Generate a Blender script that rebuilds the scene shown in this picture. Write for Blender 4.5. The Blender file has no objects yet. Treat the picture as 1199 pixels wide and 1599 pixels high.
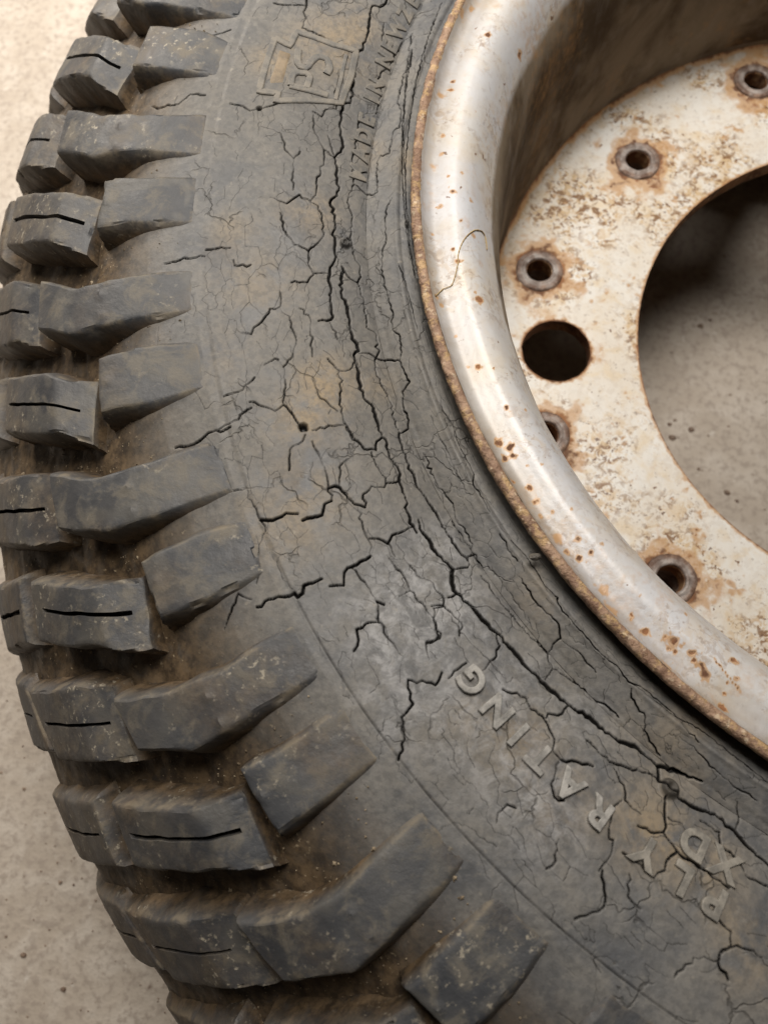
import bpy, math, random
import numpy as np
from mathutils import Matrix, Vector
from mathutils.geometry import delaunay_2d_cdt

# ------------------------------------------------------------------ scale
S = 0.27            # metres per rim-lip radius: all shapes below are in that unit
ZO = 1.0            # height of the rim lip above the floor in the same unit
sc = bpy.context.scene
RAD = math.radians
col = sc.collection

# ------------------------------------------------------------------ camera
CAM = {'X': [0.977201, 0.2122738, 0.0042454], 'Y': [-0.2041668, 0.934018, 0.2931319], 'Z': [0.058259, -0.2873155, 0.9560626], 'C': [-0.806607, -1.043833, 0.998821], 'lens': 28.21089158576631, 'sx': -0.02273656317866808, 'sy': 0.025333342951267414}
cd = bpy.data.cameras.new("camera"); cam = bpy.data.objects.new("camera", cd); col.objects.link(cam)
cam.matrix_world = Matrix([[*CAM['X'], 0], [*CAM['Y'], 0], [*CAM['Z'], 0], [0, 0, 0, 1]]).transposed()
cam.location = Vector(CAM['C']) * S + Vector((0, 0, ZO * S))
cd.sensor_fit = 'VERTICAL'; cd.sensor_height = 36.0; cd.sensor_width = 27.0
cd.lens = CAM['lens']; cd.shift_x = CAM['sx']; cd.shift_y = CAM['sy']
cd.clip_start = 0.01; cd.clip_end = 60
cd.dof.use_dof = True; cd.dof.focus_distance = 1.16 * S; cd.dof.aperture_fstop = 11.0
sc.camera = cam

# ------------------------------------------------------------------ room light
w = bpy.data.worlds.new("World"); sc.world = w; w.use_nodes = True
bg = w.node_tree.nodes['Background']; bg.inputs[0].default_value = (1.0, .86, .70, 1); bg.inputs[1].default_value = 0.02
def lamp(name, loc, aim, size, power, color, sizey=None):
    l = bpy.data.lights.new(name, 'AREA'); l.energy = power; l.color = color; l.size = size
    if sizey: l.shape = 'RECTANGLE'; l.size_y = sizey
    o = bpy.data.objects.new(name, l); col.objects.link(o); o.location = loc
    o.rotation_euler = (Vector(aim) - Vector(loc)).to_track_quat('-Z', 'Y').to_euler()
    return o
lamp("ceiling_lamp", (-0.36, 0.36, 1.42), (-0.66, 0.46, 0.0), 0.70, 15.0, (1.0, .935, .855), 0.70).data.spread = RAD(118)
lamp("fill_lamp", (-1.45, 0.95, 0.9), (-0.8, 0.4, 0.0), 0.5, 8.0, (1.0, .91, .80)).data.spread = RAD(100)  # unseen fill, added to brighten the floor at the upper left
sc.view_settings.view_transform = 'Standard'; sc.view_settings.look = 'None'
sc.view_settings.exposure = 0.0; sc.view_settings.gamma = 1.0; sc.view_settings.use_curve_mapping = False

# ------------------------------------------------------------------ helpers
def vnoise(x, y, seed=0, oct=1):
    """smooth value noise, numpy, about -1..1"""
    r = np.random.default_rng(seed); tab = r.uniform(-1, 1, (256, 256))
    out = np.zeros(np.broadcast(x, y).shape); a = 1.0; tot = 0
    for o in range(oct):
        xi = np.floor(x).astype(int); yi = np.floor(y).astype(int); fx = x - xi; fy = y - yi
        fx = fx*fx*(3-2*fx); fy = fy*fy*(3-2*fy)
        g = lambda i, j: tab[(xi+i) & 255, (yi+j) & 255]
        out += a*((g(0,0)*(1-fx)+g(1,0)*fx)*(1-fy)+(g(0,1)*(1-fx)+g(1,1)*fx)*fy)
        tot += a; a *= .5; x = x*2.03+17.1; y = y*2.03+5.7
    return out/tot
def make_mesh(name, verts, faces, smooth=True, attrs=None):
    v = np.asarray(verts, np.float32).reshape(-1, 3)*S
    f = np.asarray(faces, np.int32)
    me = bpy.data.meshes.new(name)
    me.vertices.add(len(v)); me.vertices.foreach_set('co', v.ravel())
    n, k = f.shape
    me.loops.add(n*k); me.loops.foreach_set('vertex_index', f.ravel())
    me.polygons.add(n); me.polygons.foreach_set('loop_start', np.arange(0, n*k, k, dtype=np.int32))
    me.polygons.foreach_set('use_smooth', np.full(n, smooth, bool))
    me.update(calc_edges=True)
    for an, av in (attrs or {}).items():
        a = me.attributes.new(an, 'FLOAT', 'POINT'); a.data.foreach_set('value', np.asarray(av, np.float32).ravel())
    return me
def obj(name, me, mat, parent=None, **props):
    o = bpy.data.objects.new(name, me); col.objects.link(o)
    if mat and not me.materials: me.materials.append(mat)
    if parent: o.parent = parent
    for k, v in props.items(): o[k] = v
    return o
def gridfaces(nr, nc, flip=False, wrap=False):
    i = np.arange(nr-1)[:, None]; j = np.arange(nc if wrap else nc-1)[None, :]; j2 = (j+1) % nc
    a, b, c, d = i*nc+j, i*nc+j2, (i+1)*nc+j2, (i+1)*nc+j
    q = np.stack([a, b, c, d], -1).reshape(-1, 4)
    return q[:, ::-1] if flip else q
def spline(pts, n):
    pts = np.asarray(pts, float); q = np.vstack([2*pts[0]-pts[1], pts, 2*pts[-1]-pts[-2]]); out = []
    for i in range(1, len(q)-2):
        p0, p1, p2, p3 = q[i-1:i+3]
        for t in np.linspace(0, 1, 40, endpoint=False):
            out.append(.5*((2*p1)+(-p0+p2)*t+(2*p0-5*p1+4*p2-p3)*t*t+(-p0+3*p1-3*p2+p3)*t**3))
    out.append(q[-2]); out = np.array(out)
    s = np.r_[0, np.cumsum(np.hypot(*np.diff(out, axis=0).T))]; si = np.linspace(0, s[-1], n)
    return si, np.stack([np.interp(si, s, out[:, 0]), np.interp(si, s, out[:, 1])], 1)
def cyl(th, r, z):
    return np.stack([r*np.cos(th), r*np.sin(th), z+ZO+0*th], -1)

# ------------------------------------------------------------------ materials
class NT:
    def __init__(self, name):
        self.m = bpy.data.materials.new(name); self.m.use_nodes = True; self.t = self.m.node_tree
        self.b = self.t.nodes['Principled BSDF']; self.co = self.t.nodes.new('ShaderNodeTexCoord')
        oi = self.t.nodes.new('ShaderNodeObjectInfo'); self.rand = oi.outputs['Random']
        v = self.t.nodes.new('ShaderNodeVectorMath'); v.operation = 'MULTIPLY_ADD'
        c = self.t.nodes.new('ShaderNodeCombineXYZ')
        for i in range(3): self.t.links.new(self.rand, c.inputs[i])
        self.t.links.new(c.outputs[0], v.inputs[0]); v.inputs[1].default_value = (7, 3, 5)
        self.t.links.new(self.co.outputs['Object'], v.inputs[2]); self.vec = v.outputs[0]
    def link(self, a, b):
        if hasattr(a, 'links'): self.t.links.new(a, b)
        else: b.default_value = a
    def noise(self, scale, detail=4, rough=.6, dist=0, vec=None, out='Fac'):
        n = self.t.nodes.new('ShaderNodeTexNoise'); n.inputs['Scale'].default_value = scale
        n.inputs['Detail'].default_value = detail; n.inputs['Roughness'].default_value = rough; n.inputs['Distortion'].default_value = dist
        self.t.links.new(vec or self.vec, n.inputs['Vector']); return n.outputs[out]
    def voro(self, scale, feature='F1', vec=None, out='Distance', rnd=1.0):
        n = self.t.nodes.new('ShaderNodeTexVoronoi'); n.feature = feature; n.inputs['Scale'].default_value = scale
        n.inputs['Randomness'].default_value = rnd
        self.t.links.new(vec or self.vec, n.inputs['Vector']); return n.outputs[out]
    def ramp(self, f, a, b, lo=0., hi=1.):
        n = self.t.nodes.new('ShaderNodeMapRange'); n.clamp = True; n.interpolation_type = 'SMOOTHSTEP'
        self.link(f, n.inputs[0]); n.inputs[1].default_value = a; n.inputs[2].default_value = b
        n.inputs[3].default_value = lo; n.inputs[4].default_value = hi; return n.outputs[0]
    def mix(self, f, a, b, mode='MIX'):
        n = self.t.nodes.new('ShaderNodeMix'); n.data_type = 'RGBA'; n.blend_type = mode
        self.link(f, n.inputs[0])
        for s, x in ((6, a), (7, b)):
            self.link(tuple(x)+(1,) if isinstance(x, (tuple, list)) else x, n.inputs[s])
        return n.outputs[2]
    def math(self, op, a, b=0.):
        n = self.t.nodes.new('ShaderNodeMath'); n.operation = op; self.link(a, n.inputs[0]); self.link(b, n.inputs[1]); return n.outputs[0]
    def attr(self, name):
        n = self.t.nodes.new('ShaderNodeAttribute'); n.attribute_name = name; return n.outputs['Fac']
    def warp(self, amt, scale):
        n = self.noise(scale, 3, .6, out='Color'); v = self.t.nodes.new('ShaderNodeVectorMath'); v.operation = 'MULTIPLY_ADD'
        self.t.links.new(n, v.inputs[0]); v.inputs[1].default_value = (amt,)*3; self.t.links.new(self.vec, v.inputs[2]); return v.outputs[0]
    def bump(self, h, dist, strength=1., prev=None):
        n = self.t.nodes.new('ShaderNodeBump'); self.link(h, n.inputs['Height']); n.inputs['Distance'].default_value = dist
        n.inputs['Strength'].default_value = strength
        if prev: self.t.links.new(prev, n.inputs['Normal'])
        return n.outputs[0]
    def done(self, color, rough, normal=None, metal=0., spec=.5):
        self.link(color, self.b.inputs['Base Color']); self.link(rough, self.b.inputs['Roughness'])
        self.link(metal, self.b.inputs['Metallic']); self.link(spec, self.b.inputs['Specular IOR Level'])
        if normal: self.t.links.new(normal, self.b.inputs['Normal'])
        return self.m

def mat_carcass():
    n = NT('weathered_sidewall_rubber')
    big = n.noise(22, 4, .6); mid = n.noise(75, 5, .65, .4); fine = n.noise(420, 4, .6)
    c = n.mix(n.ramp(big, .32, .68), (.088, .090, .094), (.138, .138, .138))
    c = n.mix(n.ramp(mid, .38, .66, 0, .75), c, (.185, .177, .163))
    c = n.mix(n.math('MULTIPLY', n.ramp(n.noise(40, 3, .5), .52, .70), .6), c, (.068, .074, .086))
    c = n.mix(n.ramp(n.noise(11, 4, .6), .40, .62, 0, .5), c, (.125, .112, .092))
    tan = n.math('MULTIPLY', n.attr('tan'), n.ramp(mid, .30, .60))
    c = n.mix(n.math('MULTIPLY', tan, .85), c, (.270, .205, .125))
    c = n.mix(n.math('MULTIPLY', n.attr('scuff_sheen'), n.ramp(n.noise(130, 5, .7, .6), .36, .64, 0, .75)), c, (.33, .33, .335))  # lamp sheen painted into the rubber colour, mixed with whitish scuffs
    c = n.mix(n.ramp(fine, .42, .62, 0, .35), c, (.058, .060, .062)); c = n.mix(n.ramp(n.noise(300, 5, .7), .54, .68, 0, .4), c, (.20, .19, .172))
    # pale scuff flecks
    c = n.mix(n.ramp(n.noise(260, 2, .5), .70, .80, 0, .35), c, (.34, .31, .26))
    # brown soil lying between the lugs
    soil = n.attr('soil'); soilm = n.math('MULTIPLY', soil, n.ramp(mid, .22, .52, .5, 1.))
    sc_ = n.mix(n.ramp(n.noise(160, 5, .7), .35, .65), (.038, .026, .016), (.128, .088, .050))
    sc_ = n.mix(n.ramp(n.noise(420, 3, .6), .64, .73, 0, .8), sc_, (.40, .32, .21))
    c = n.mix(soilm, c, sc_)
    # hair-line checking of the old rubber
    wv = n.warp(.016, 70)
    e = n.voro(58, 'DISTANCE_TO_EDGE', wv); hair = n.ramp(e, .0, .030, 1, 0)
    hair = n.math('MULTIPLY', hair, n.math('MULTIPLY', n.ramp(n.noise(33, 3, .5), .50, .62), n.attr('check')))
    c = n.mix(n.math('MULTIPLY', hair, .55), c, (.030, .028, .026))
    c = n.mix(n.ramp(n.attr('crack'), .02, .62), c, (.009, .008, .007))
    nb = n.bump(mid, .0010, .25); nb = n.bump(fine, .00028, .7, nb); nb = n.bump(hair, -.0006, .6, nb)
    return n.done(c, n.ramp(mid, .3, .7, .50, .68), nb, spec=.42)
def mat_lug(name='tread_rubber', plate=False):
    n = NT(name)
    big = n.noise(26, 4, .6); mid = n.noise(95, 5, .65, .4); fine = n.noise(460, 4, .6)
    c = n.mix(n.ramp(big, .35, .65), (.040, .043, .049), (.070, .071, .074))
    c = n.mix(n.ramp(n.noise(48, 2, .4, .8), .50, .60, 0, .5), c, (.105, .100, .090))
    c = n.mix(n.ramp(mid, .48, .66, 0, .65), c, (.150, .134, .108))
    c = n.mix(n.ramp(n.noise(60, 4, .6), .58, .74, 0, .5), c, (.150, .125, .088))
    soil = n.attr('soil'); soilm = n.math('MULTIPLY', soil, n.ramp(mid, .25, .55, .45, 1.))
    c = n.mix(soilm, c, n.mix(n.ramp(n.noise(150, 5, .7), .35, .65), (.038, .026, .015), (.130, .088, .049)))
    c = n.mix(n.math('MULTIPLY', n.attr('edge'), n.ramp(mid, .42, .62, 0, .45)), c, (.20, .165, .115))
    c = n.mix(n.math('MULTIPLY', n.ramp(n.noise(360, 4, .65), .57, .69, 0, .85), n.ramp(n.noise(30, 3, .55), .46, .64)), c, (.34, .305, .24))
    c = n.mix(n.attr('crack'), c, (.006, .0055, .005))
    nb = n.bump(mid, .0010, .3); nb = n.bump(fine, .0003, .7, nb)
    return n.done(c, n.ramp(mid, .3, .7, .48, .68), nb, spec=.45)
def mat_letter(name, a, b):
    n = NT(name); mid = n.noise(170, 5, .65)
    c = n.mix(n.ramp(mid, .35, .65), a, b)
    return n.done(c, .6, n.bump(n.noise(500, 4, .6), .0004, .7), spec=.4)
def mat_paint(name, base, warm, rustamt, rough, stains, spec=.5, metal=0.):
    n = NT(name)
    big = n.noise(20, 4, .6); mid = n.noise(80, 5, .62, .5); fine = n.noise(300, 4, .6)
    c = n.mix(n.ramp(big, .35, .68), base, warm)
    c = n.mix(n.math('MULTIPLY', n.ramp(mid, .48, .70), stains*.55), c, (.60, .47, .29))
    c = n.mix(n.math('MULTIPLY', n.ramp(n.noise(21, 5, .65, .6), .55, .70, 0, .6), stains), c, (.45, .32, .185))
    zone = n.ramp(n.noise(24, 4, .6), .44, .60, .10, 1.)
    c = n.mix(n.math('MULTIPLY', zone, n.ramp(n.noise(190, 4, .65, 1.2), .46, .60, 0, stains*.85)), c, (.50, .35, .185))
    c = n.mix(n.math('MULTIPLY', zone, n.ramp(n.noise(260, 4, .65, .6), .51, .60, 0, stains)), c, (.20, .105, .042))
    c = n.mix(n.math('MULTIPLY', n.ramp(zone, 0, 1, .35, 1), n.ramp(n.noise(330, 3, .55), .61, .67, 0, stains)), c, (.13, .07, .04))
    c = n.mix(n.ramp(n.noise(190, 3, .55, .3), .69, .73, 0, rustamt), c, (.16, .085, .045))
    g = n.attr('grime'); c = n.mix(n.math('MULTIPLY', g, n.ramp(mid, .2, .6, .45, .95)), c, (.20, .150, .100))
    c = n.mix(n.math('MULTIPLY', n.attr('wall'), n.ramp(mid, .2, .55, .80, 1.)), c, n.mix(n.ramp(n.noise(24, 5, .6, .3), .36, .64), (.095, .066, .041), (.250, .200, .145)))  # barrel wall: brown dirt, with its shade put into the colour too
    r = n.attr('rust')
    halo = n.ramp(n.math('ADD', r, n.math('MULTIPLY', n.math('SUBTRACT', fine, .5), .5)), .08, .45)
    core = n.ramp(n.math('ADD', r, n.math('MULTIPLY', n.math('SUBTRACT', fine, .5), .8)), .50, .85)
    c = n.mix(n.math('MULTIPLY', halo, .8), c, (.44, .25, .105))
    c = n.mix(core, c, n.mix(n.ramp(mid, .4, .6), (.12, .055, .030), (.27, .125, .055)))
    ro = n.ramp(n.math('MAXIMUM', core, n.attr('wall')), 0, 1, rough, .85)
    nb = n.bump(fine, .00022, .6); nb = n.bump(core, .0004, .5, nb)
    return n.done(c, ro, nb, metal=metal, spec=n.ramp(n.attr('wall'), 0, 1, spec, .12))
def mat_rust(name, flakes):
    n = NT(name); mid = n.noise(130, 5, .65); fine = n.noise(430, 4, .65)
    c = n.mix(n.ramp(mid, .35, .65), (.19, .112, .074), (.36, .240, .165))
    c = n.mix(n.ramp(n.noise(240, 4, .7), .50, .62, 0, flakes), c, (.62, .43, .19))
    c = n.mix(n.ramp(n.noise(330, 3, .6), .58, .68, 0, flakes), c, (.78, .66, .48))
    return n.done(c, .6, n.bump(fine, .0012, .9, n.bump(mid, .002, .7)), spec=.35)
def mat_steel(name):
    n = NT(name); mid = n.noise(140, 5, .6)
    c = n.mix(n.ramp(mid, .38, .62), (.19, .150, .130), (.36, .325, .305))
    c = n.mix(n.math('MULTIPLY', n.attr('rust'), n.ramp(n.noise(210, 4, .65), .34, .56, .35, 1)), c, n.mix(n.ramp(mid, .4, .6), (.11, .060, .040), (.24, .155, .110)))
    return n.done(c, .52, n.bump(n.noise(330, 5, .65), .0009, .9), metal=.2, spec=.45)
def mat_concrete():
    n = NT('concrete_floor_surface')
    big = n.noise(7, 4, .6); mid = n.noise(38, 5, .6, .3); fine = n.noise(190, 5, .65)
    c = n.mix(n.ramp(big, .3, .7), (0.370, 0.320, 0.267), (0.430, 0.381, 0.325))
    c = n.mix(n.ramp(mid, .42, .68, 0, .55), c, (0.516, 0.473, 0.421))
    c = n.mix(n.ramp(fine, .46, .64, 0, .8), c, (0.292, 0.249, 0.211))
    c = n.mix(n.ramp(n.noise(120, 3, .6), .64, .74, 0, .6), c, (0.568, 0.533, 0.482))
    c = n.mix(n.ramp(n.noise(95, 2, .5), .735, .78, 0, .8), c, (.17, .125, .10))
    c = n.mix(n.ramp(n.noise(14, 3, .55, .8), .54, .72, 0, .45), c, (.33, .285, .24))
    return n.done(c, .66, n.bump(fine, .0010, .8, n.bump(mid, .002, .4)), spec=.3)
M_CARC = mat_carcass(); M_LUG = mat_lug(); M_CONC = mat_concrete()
M_LET = mat_letter('pale_letter_rubber', (.175, .170, .160), (.35, .34, .32))
M_LET2 = mat_letter('dull_letter_rubber', (.105, .102, .096), (.19, .172, .145))
M_LET3 = mat_letter('worn_letter_rubber', (.150, .142, .128), (.29, .27, .235))
M_PLATE = mat_letter('tan_plate_rubber', (.150, .118, .080), (.235, .180, .118))
M_FL = mat_paint('silver_white_rim_paint', (.56, .57, .60), (.57, .55, .52), .9, .42, .34, .45, .07)
M_DISC = mat_paint('stained_white_disc_paint', (.68, .67, .64), (.63, .580, .505), 1., .45, 1.)
M_RUST = mat_rust('rusty_lip', .42); M_STEEL = mat_steel('worn_sleeve_steel')
M_DARK = mat_letter('dark_inner_rubber', (.02, .02, .02), (.04, .035, .03))

# ------------------------------------------------------------------ floor
def build_floor():
    n = 2; e = 5.0/S
    me = make_mesh('floor', [(-e, -e, 0), (e, -e, 0), (e, e, 0), (-e, e, 0)], [(0, 1, 2, 3)], False)
    obj('floor', me, M_CONC, kind='structure', label='pale concrete floor under the old wheel')
build_floor()

# ------------------------------------------------------------------ the wheel
wheel = bpy.data.objects.new('tractor_wheel', None); col.objects.link(wheel)
wheel['label'] = 'worn lugged tyre with deep sidewall cracks on a rusty white steel rim'
wheel['category'] = 'wheel'

TOP = [(1.0,-.13),(1.02,-.088),(1.045,-.064),(1.09,-.04),(1.15,-.02),(1.22,-.008),(1.306,-.003),(1.39,-.003),(1.45,-.010),(1.505,-.028),(1.555,-.055),(1.615,-.105),(1.688,-.190),(1.752,-.285),(1.808,-.39),(1.834,-.50)]
SS, PP = spline(TOP, 2000)
PP[:, 1] += .095*np.clip(1-SS/.11, 0, 1)               # the bead swells up under the lip
SMAX = SS[-1]
SALL = np.r_[SS, 2*SMAX-SS[-2::-1]]
PALL = np.vstack([PP, np.stack([PP[-2::-1, 0], -1.0-PP[-2::-1, 1]], 1)])
TN = np.gradient(PALL, SALL, axis=0); TN /= np.hypot(TN[:, 0], TN[:, 1])[:, None]
NALL = np.stack([-TN[:, 1], TN[:, 0]], 1)              # points outward from the rubber
def prof(s):
    f = lambda a: np.interp(s, SALL, a)
    return f(PALL[:, 0]), f(PALL[:, 1]), f(NALL[:, 0]), f(NALL[:, 1])
def groove(s):
    s = np.where(s > SMAX, 2*SMAX-s, s)
    return np.interp(s, [.0, .368, .44, .52, .60, .74, .86, .98, 1.2], [0, 0, .012, .040, .060, .056, .030, .018, .014])

def bulge(deg, s):
    """the old tyre is a little out of round: its crown stands out further on one side"""
    d = (deg+360.) % 360.
    k = np.clip((199-d)/14, 0, 1)*np.clip((d-120)/30, 0, 1); k = k*k*(3-2*k)
    q = np.where(s > SMAX, 2*SMAX-s, s); q = np.clip((q-.56)/.22, 0, 1)
    return .028*k*q*q*(3-2*q)
CRACKS = "4:17051,1641 17141,1652 17197,1799 17368,1730 17497,1676 17650,1658 17695,1733 17798,1674 17988,1631 18208,1588 18241,1693 18376,1675 18474,1674 18649,1561 18735,1635 18780,1677 18858,1620 19077,1559 19154,1623 19217,1689 19321,1605 19398,1604 19479,1636 19559,1610 19735,1627 19833,1719 19930,1755 20025,1736 20153,1768 20263,1800 20272,1992;5:19801,1517 19879,1550 20018,1588 20146,1522 20298,1540 20427,1537 20527,1479 20565,1574 20685,1571 20826,1594 20956,1580 20992,1522 21121,1526 21260,1534;4:21260,1534 21287,1643 21349,1700;4:21260,1534 21285,1502 21404,1544 21569,1501 21628,1574 21766,1602 21858,1674 21970,1689 22021,1693;4:21251,1261 21320,1293 21465,1327 21629,1326 21713,1353 21829,1308 21964,1280 22105,1289 22240,1275 22358,1237;6:21943,1578 22042,1614 22137,1587 22226,1588 22366,1509 22441,1632 22523,1660 22646,1596 22842,1565 22913,1510 23042,1499 23205,1503 23380,1481 23539,1437 23735,1350 23917,1317 24070,1200 24231,1216 24332,1097 24519,989;5:24231,1216 24283,1377 24351,1390 24434,1389 24541,1373 24688,1273 24862,1345 24984,1413 25097,1467 25236,1524;2:19058,1374 19171,1417 19299,1329 19468,1352 19594,1340 19649,1345 19756,1235 19853,1241 19918,1306 20055,1245 20208,1258 20325,1278 20377,1141 20552,1184 20611,1264 20724,1300 20860,1261 20990,1216 21172,1266 21252,1241;2.5:20549,1488 20554,1320 20593,1235 20660,876 20749,847 20874,809 20927,980 21050,1040 21165,1035 21224,1090 21256,1265;2:19785,1534 19891,1412 19918,1306;2:19130,598 19207,703 19378,742 19550,743 19664,830 19785,851 19969,858 20224,789 20369,848 20472,755 20546,769 20664,856;2:19801,532 19977,406 20229,348 20434,315;3:16859,673 17045,631 19986,0 17458,828 17665,732 17745,818 18068,779;2:18068,779 18200,638 18381,605 18417,730 18654,739 18655,912 18722,969 19039,896 19056,1001 18977,1320 19100,1401;2:19529,0 17250,979 17360,1119 17486,1158 17661,1159 17775,1262 17869,1259 17952,1147 18198,1156;1.5:17284,1507 17465,1427;2:18274,1409 18547,1374 18772,1385 18961,1333;3:17523,3271 17517,3121 17462,2754 17368,2827;2:17462,2754 17525,2762 17581,2677 17674,2678 17686,2442 17701,2270;2:18482,3398 18489,3193 18519,3070 18484,2943 18451,2785 18400,2654;2:18414,2120 18439,1977 18360,1933 18321,1779 18140,1853 17848,1846;1.5:18442,2099 18562,2070 18736,1851 18780,1677;2:19243,2590 19285,2338 19192,2153 19234,1985 19174,1911 19007,1910 18855,1825 18736,1851;1.5:18638,2856 18677,2536 18814,2440 18880,2288 19160,2253;1.5:18805,2205 18880,2288;1.5:18594,1826 18780,1677;2:19367,2429 19513,2379 19633,2223 19680,2018 19598,1867 19534,1786 19362,1803 19268,1865 19236,2004;2:19680,2018 19813,2023 19883,1967 19950,2073 19951,2307;1.5:19872,1965 19862,1743;2:20028,2478 20145,2504 20155,2653 20234,2764 20289,2915 20334,2964 20310,3093;1.5:20160,2508 20251,2394 20391,2355 20517,2437 20603,2608;2:20567,2864 20533,2697 20545,2657;1.5:20163,2232 20249,2098 20431,2138 20554,2176;1.5:20263,1838 20426,1760;2:20580,1964 20691,1844 20687,1679 20630,1603;2:20691,1844 20846,1894 20957,1984 21132,1978 21255,1921 21314,1858;1.5:20702,2241 20854,2233 21003,2039;2:20806,3176 20871,2967 20911,2871 20879,2738 20985,2643 21058,2595;1.5:20603,2608 20732,2637 20879,2738;1.5:21103,2468 21111,2290 21117,2016;2:20733,3499 20718,3224 20645,3031;2:20942,3691 20918,3501 20851,3172;3.5:20952,4317 20973,4063 20934,3820 20955,3654 20939,3512;3:19671,3511 19665,3344 19664,3158;2.5:19728,4134 19723,3901 19719,3531;2:19759,3116 19805,3101 19805,2870;3:17865,4351 17896,4055 17836,3775;2.5:18452,4808 18496,4567 18491,4238 18414,4093 18425,3831;4:21561,3521 21593,3370 21581,3181 21611,3044;4:21661,3016 21676,2756 21615,2666 21611,2562;3.5:21522,2534 21523,2443 21602,2351 21683,2302 21729,2184;2:21729,2184 21640,2132 21602,1975 21639,1813 21611,1759 21623,1569;1.5:21179,2509 21376,2474 21510,2523 21609,2570;2:21123,2572 21162,2633 21194,2835 21325,2935;2.5:21349,1700 21324,1865 21275,1887 21234,1972 21130,1996;2:21360,1777 21462,1789 21573,1735 21619,1776;1.5:21533,2386 21405,2284 21367,2144;1.5:21711,2280 21863,2340 21958,2342 22047,2428;3.5:22102,3075 22138,2912 22096,2865 22052,2762 22059,2638 22047,2428;2.5:21938,2322 21960,2221 22017,2137 21977,2026 21974,1694;4:22012,4017 22018,3780 22046,3514 22074,3500 22067,3420 22030,3361 22043,3120;1.5:22065,2710 22179,2652 22318,2649 22437,2763;2:22318,2649 22358,2585;2.5:22443,2742 22411,2843 22402,3049 22462,3100 22502,3219;1.5:22443,2742 22533,2777 22677,2750;2:22021,2122 22116,2131;1.5:22080,2225 22255,2165 22359,2196 22358,2361;1.5:22359,2196 22471,2143 22607,2129 22713,2214 22685,2395 22782,2492;1.5:22209,2011 22318,1974 22359,1893 22501,1854 22545,1916 22512,2066;3:22518,1793 22521,1668;2:22554,1918 22705,1853 22767,1981;2.5:22368,1500 22400,1296;1.5:22400,1296 22328,1196 22336,1088 22429,1122;1.5:21474,1010 21733,1033 21924,966 22007,1025 22264,1019 22321,1126;1.2:21215,671 21606,672 21825,678;2:21127,372 21231,351 21347,242 21501,333 21601,338 21797,340 21854,484 21982,490 22130,491;2:22317,578 22393,556 22453,618 22561,588;2.5:22405,442 22553,345 22706,367 22825,440 22952,350 22989,464 23085,492 23205,500 23334,484 23376,511 23499,496 23597,445 23727,536 23812,412 23980,379 24158,395 24245,287 24348,245 24433,246 24572,311 24702,323 24874,390;1.5:23733,517 23901,464 24009,437 24159,432 24350,556;2:22496,1196 22762,1187 23184,1122 23309,1226 23393,1158 23505,1099 23611,1092 23755,1024 23844,1031;2:22656,721 22907,761 23105,709 23189,828 23208,1102;1.5:23205,833 23355,765 23526,793;2:23309,1226 23327,1431;2:23551,1437 23557,1591 23494,1737 23504,1800;2.5:23197,1972 23327,1815 23375,1854 23507,1831 23628,1920 23662,2040 23735,2053 23814,1924 23904,1821;2:23734,2088 23783,2361 23842,2447 23894,2394;2.5:23779,1621 23965,1626 24084,1514 24222,1375 24283,1377;2:24009,1651 24140,1781 24171,1879 24292,1887;1.5:24155,1906 24140,2081 24185,2290;2:23773,586 23817,705 23973,779 24024,929 24211,1057;2:22942,2441 22930,2265 22929,2126;2:23027,2032 23011,1743 22974,1618 22894,1536;2:22497,1849 22552,1926 22531,2052 22624,2154 22702,2218 22692,2405;2.5:22889,2457 22926,2621 22809,2862 22847,2923 22936,2989 22954,3196 23059,3328 23120,3538;2:23701,3151 23673,3062 23680,2911 23724,2867;3:24364,1502 24412,1691 24454,1890 24563,1968 24738,1975 24917,1986;2.5:24571,2000 24544,2154 24559,2262 24528,2414;2:24437,1699 24532,1648;2:24318,2401 24432,2375 24528,2414;2:24310,2029 24390,1991 24454,1890;2.5:24618,1472 24752,1449 24785,1630 24858,1594 24963,1701;1.5:24769,928 24843,1153 24839,1283;2:24978,1741 25128,1706;2.5:24883,2322 24923,2364 25010,2407 25036,2542 24998,2691 25010,2788 25084,2879;1.5:25004,2759 24888,2879 24845,3172;1.5:25040,2560 25153,2457 25254,2522;2:24185,2290 24214,2379 24238,2356 24266,2473 24265,2744;2.5:24279,2720 24363,2924 24384,3033 24336,3229 24298,3340;1.5:24405,2549 24459,2763 24547,2788;1.5:23999,2775 24056,2993 24041,3133;2:22027,4525 21943,4299 21895,4160 21961,4033;1.5:21322,3885 21344,3547 21488,3524 21638,3516 21695,3656 21816,3770 21892,3890;1.5:22036,1114 22288,1082 22438,1087;1:21495,720 21733,697 21946,660;1:22441,1001 22739,971 23033,1034;1:22615,1933 22877,1908 23159,1841;1.5:24225,674 24417,697 24619,771 24867,781"
TAN = "20777,2120,38,1 20818,1370,25,0.5 21005,2563,40,0.8 19316,1932,40,0.6 19523,3158,30,0.4 18031,2905,35,0.7 17791,1867,55,0.5 17707,2353,50,0.4 18712,130,35,0.6 21544,2852,55,0.5 23894,2394,40,0.6 24325,2003,45,0.7 24711,1953,45,0.7 23230,2315,40,0.5 23518,2222,35,0.5 24273,949,60,0.4 19933,2812,60,0.4 17436,1866,40,0.5 21681,3510,50,0.4 24255,0,40,0.4 25132,2445,40,0.6 18604,1093,25,0.5 20473,3396,40,0.25 22852,664,40,0.3"
SCUFF_SHEEN = "22348,2182,50,1 22659,1783,45,0.8 22890,2863,70,0.9 23900,2779,50,0.9 23466,2569,50,0.8 22541,2827,40,0.6 22210,1493,40,0.6 23680,1505,60,0.5 23238,1633,40,0.6 22333,2932,40,0.4"  # patches of painted sheen and pale scuffs on the sidewall
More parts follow.
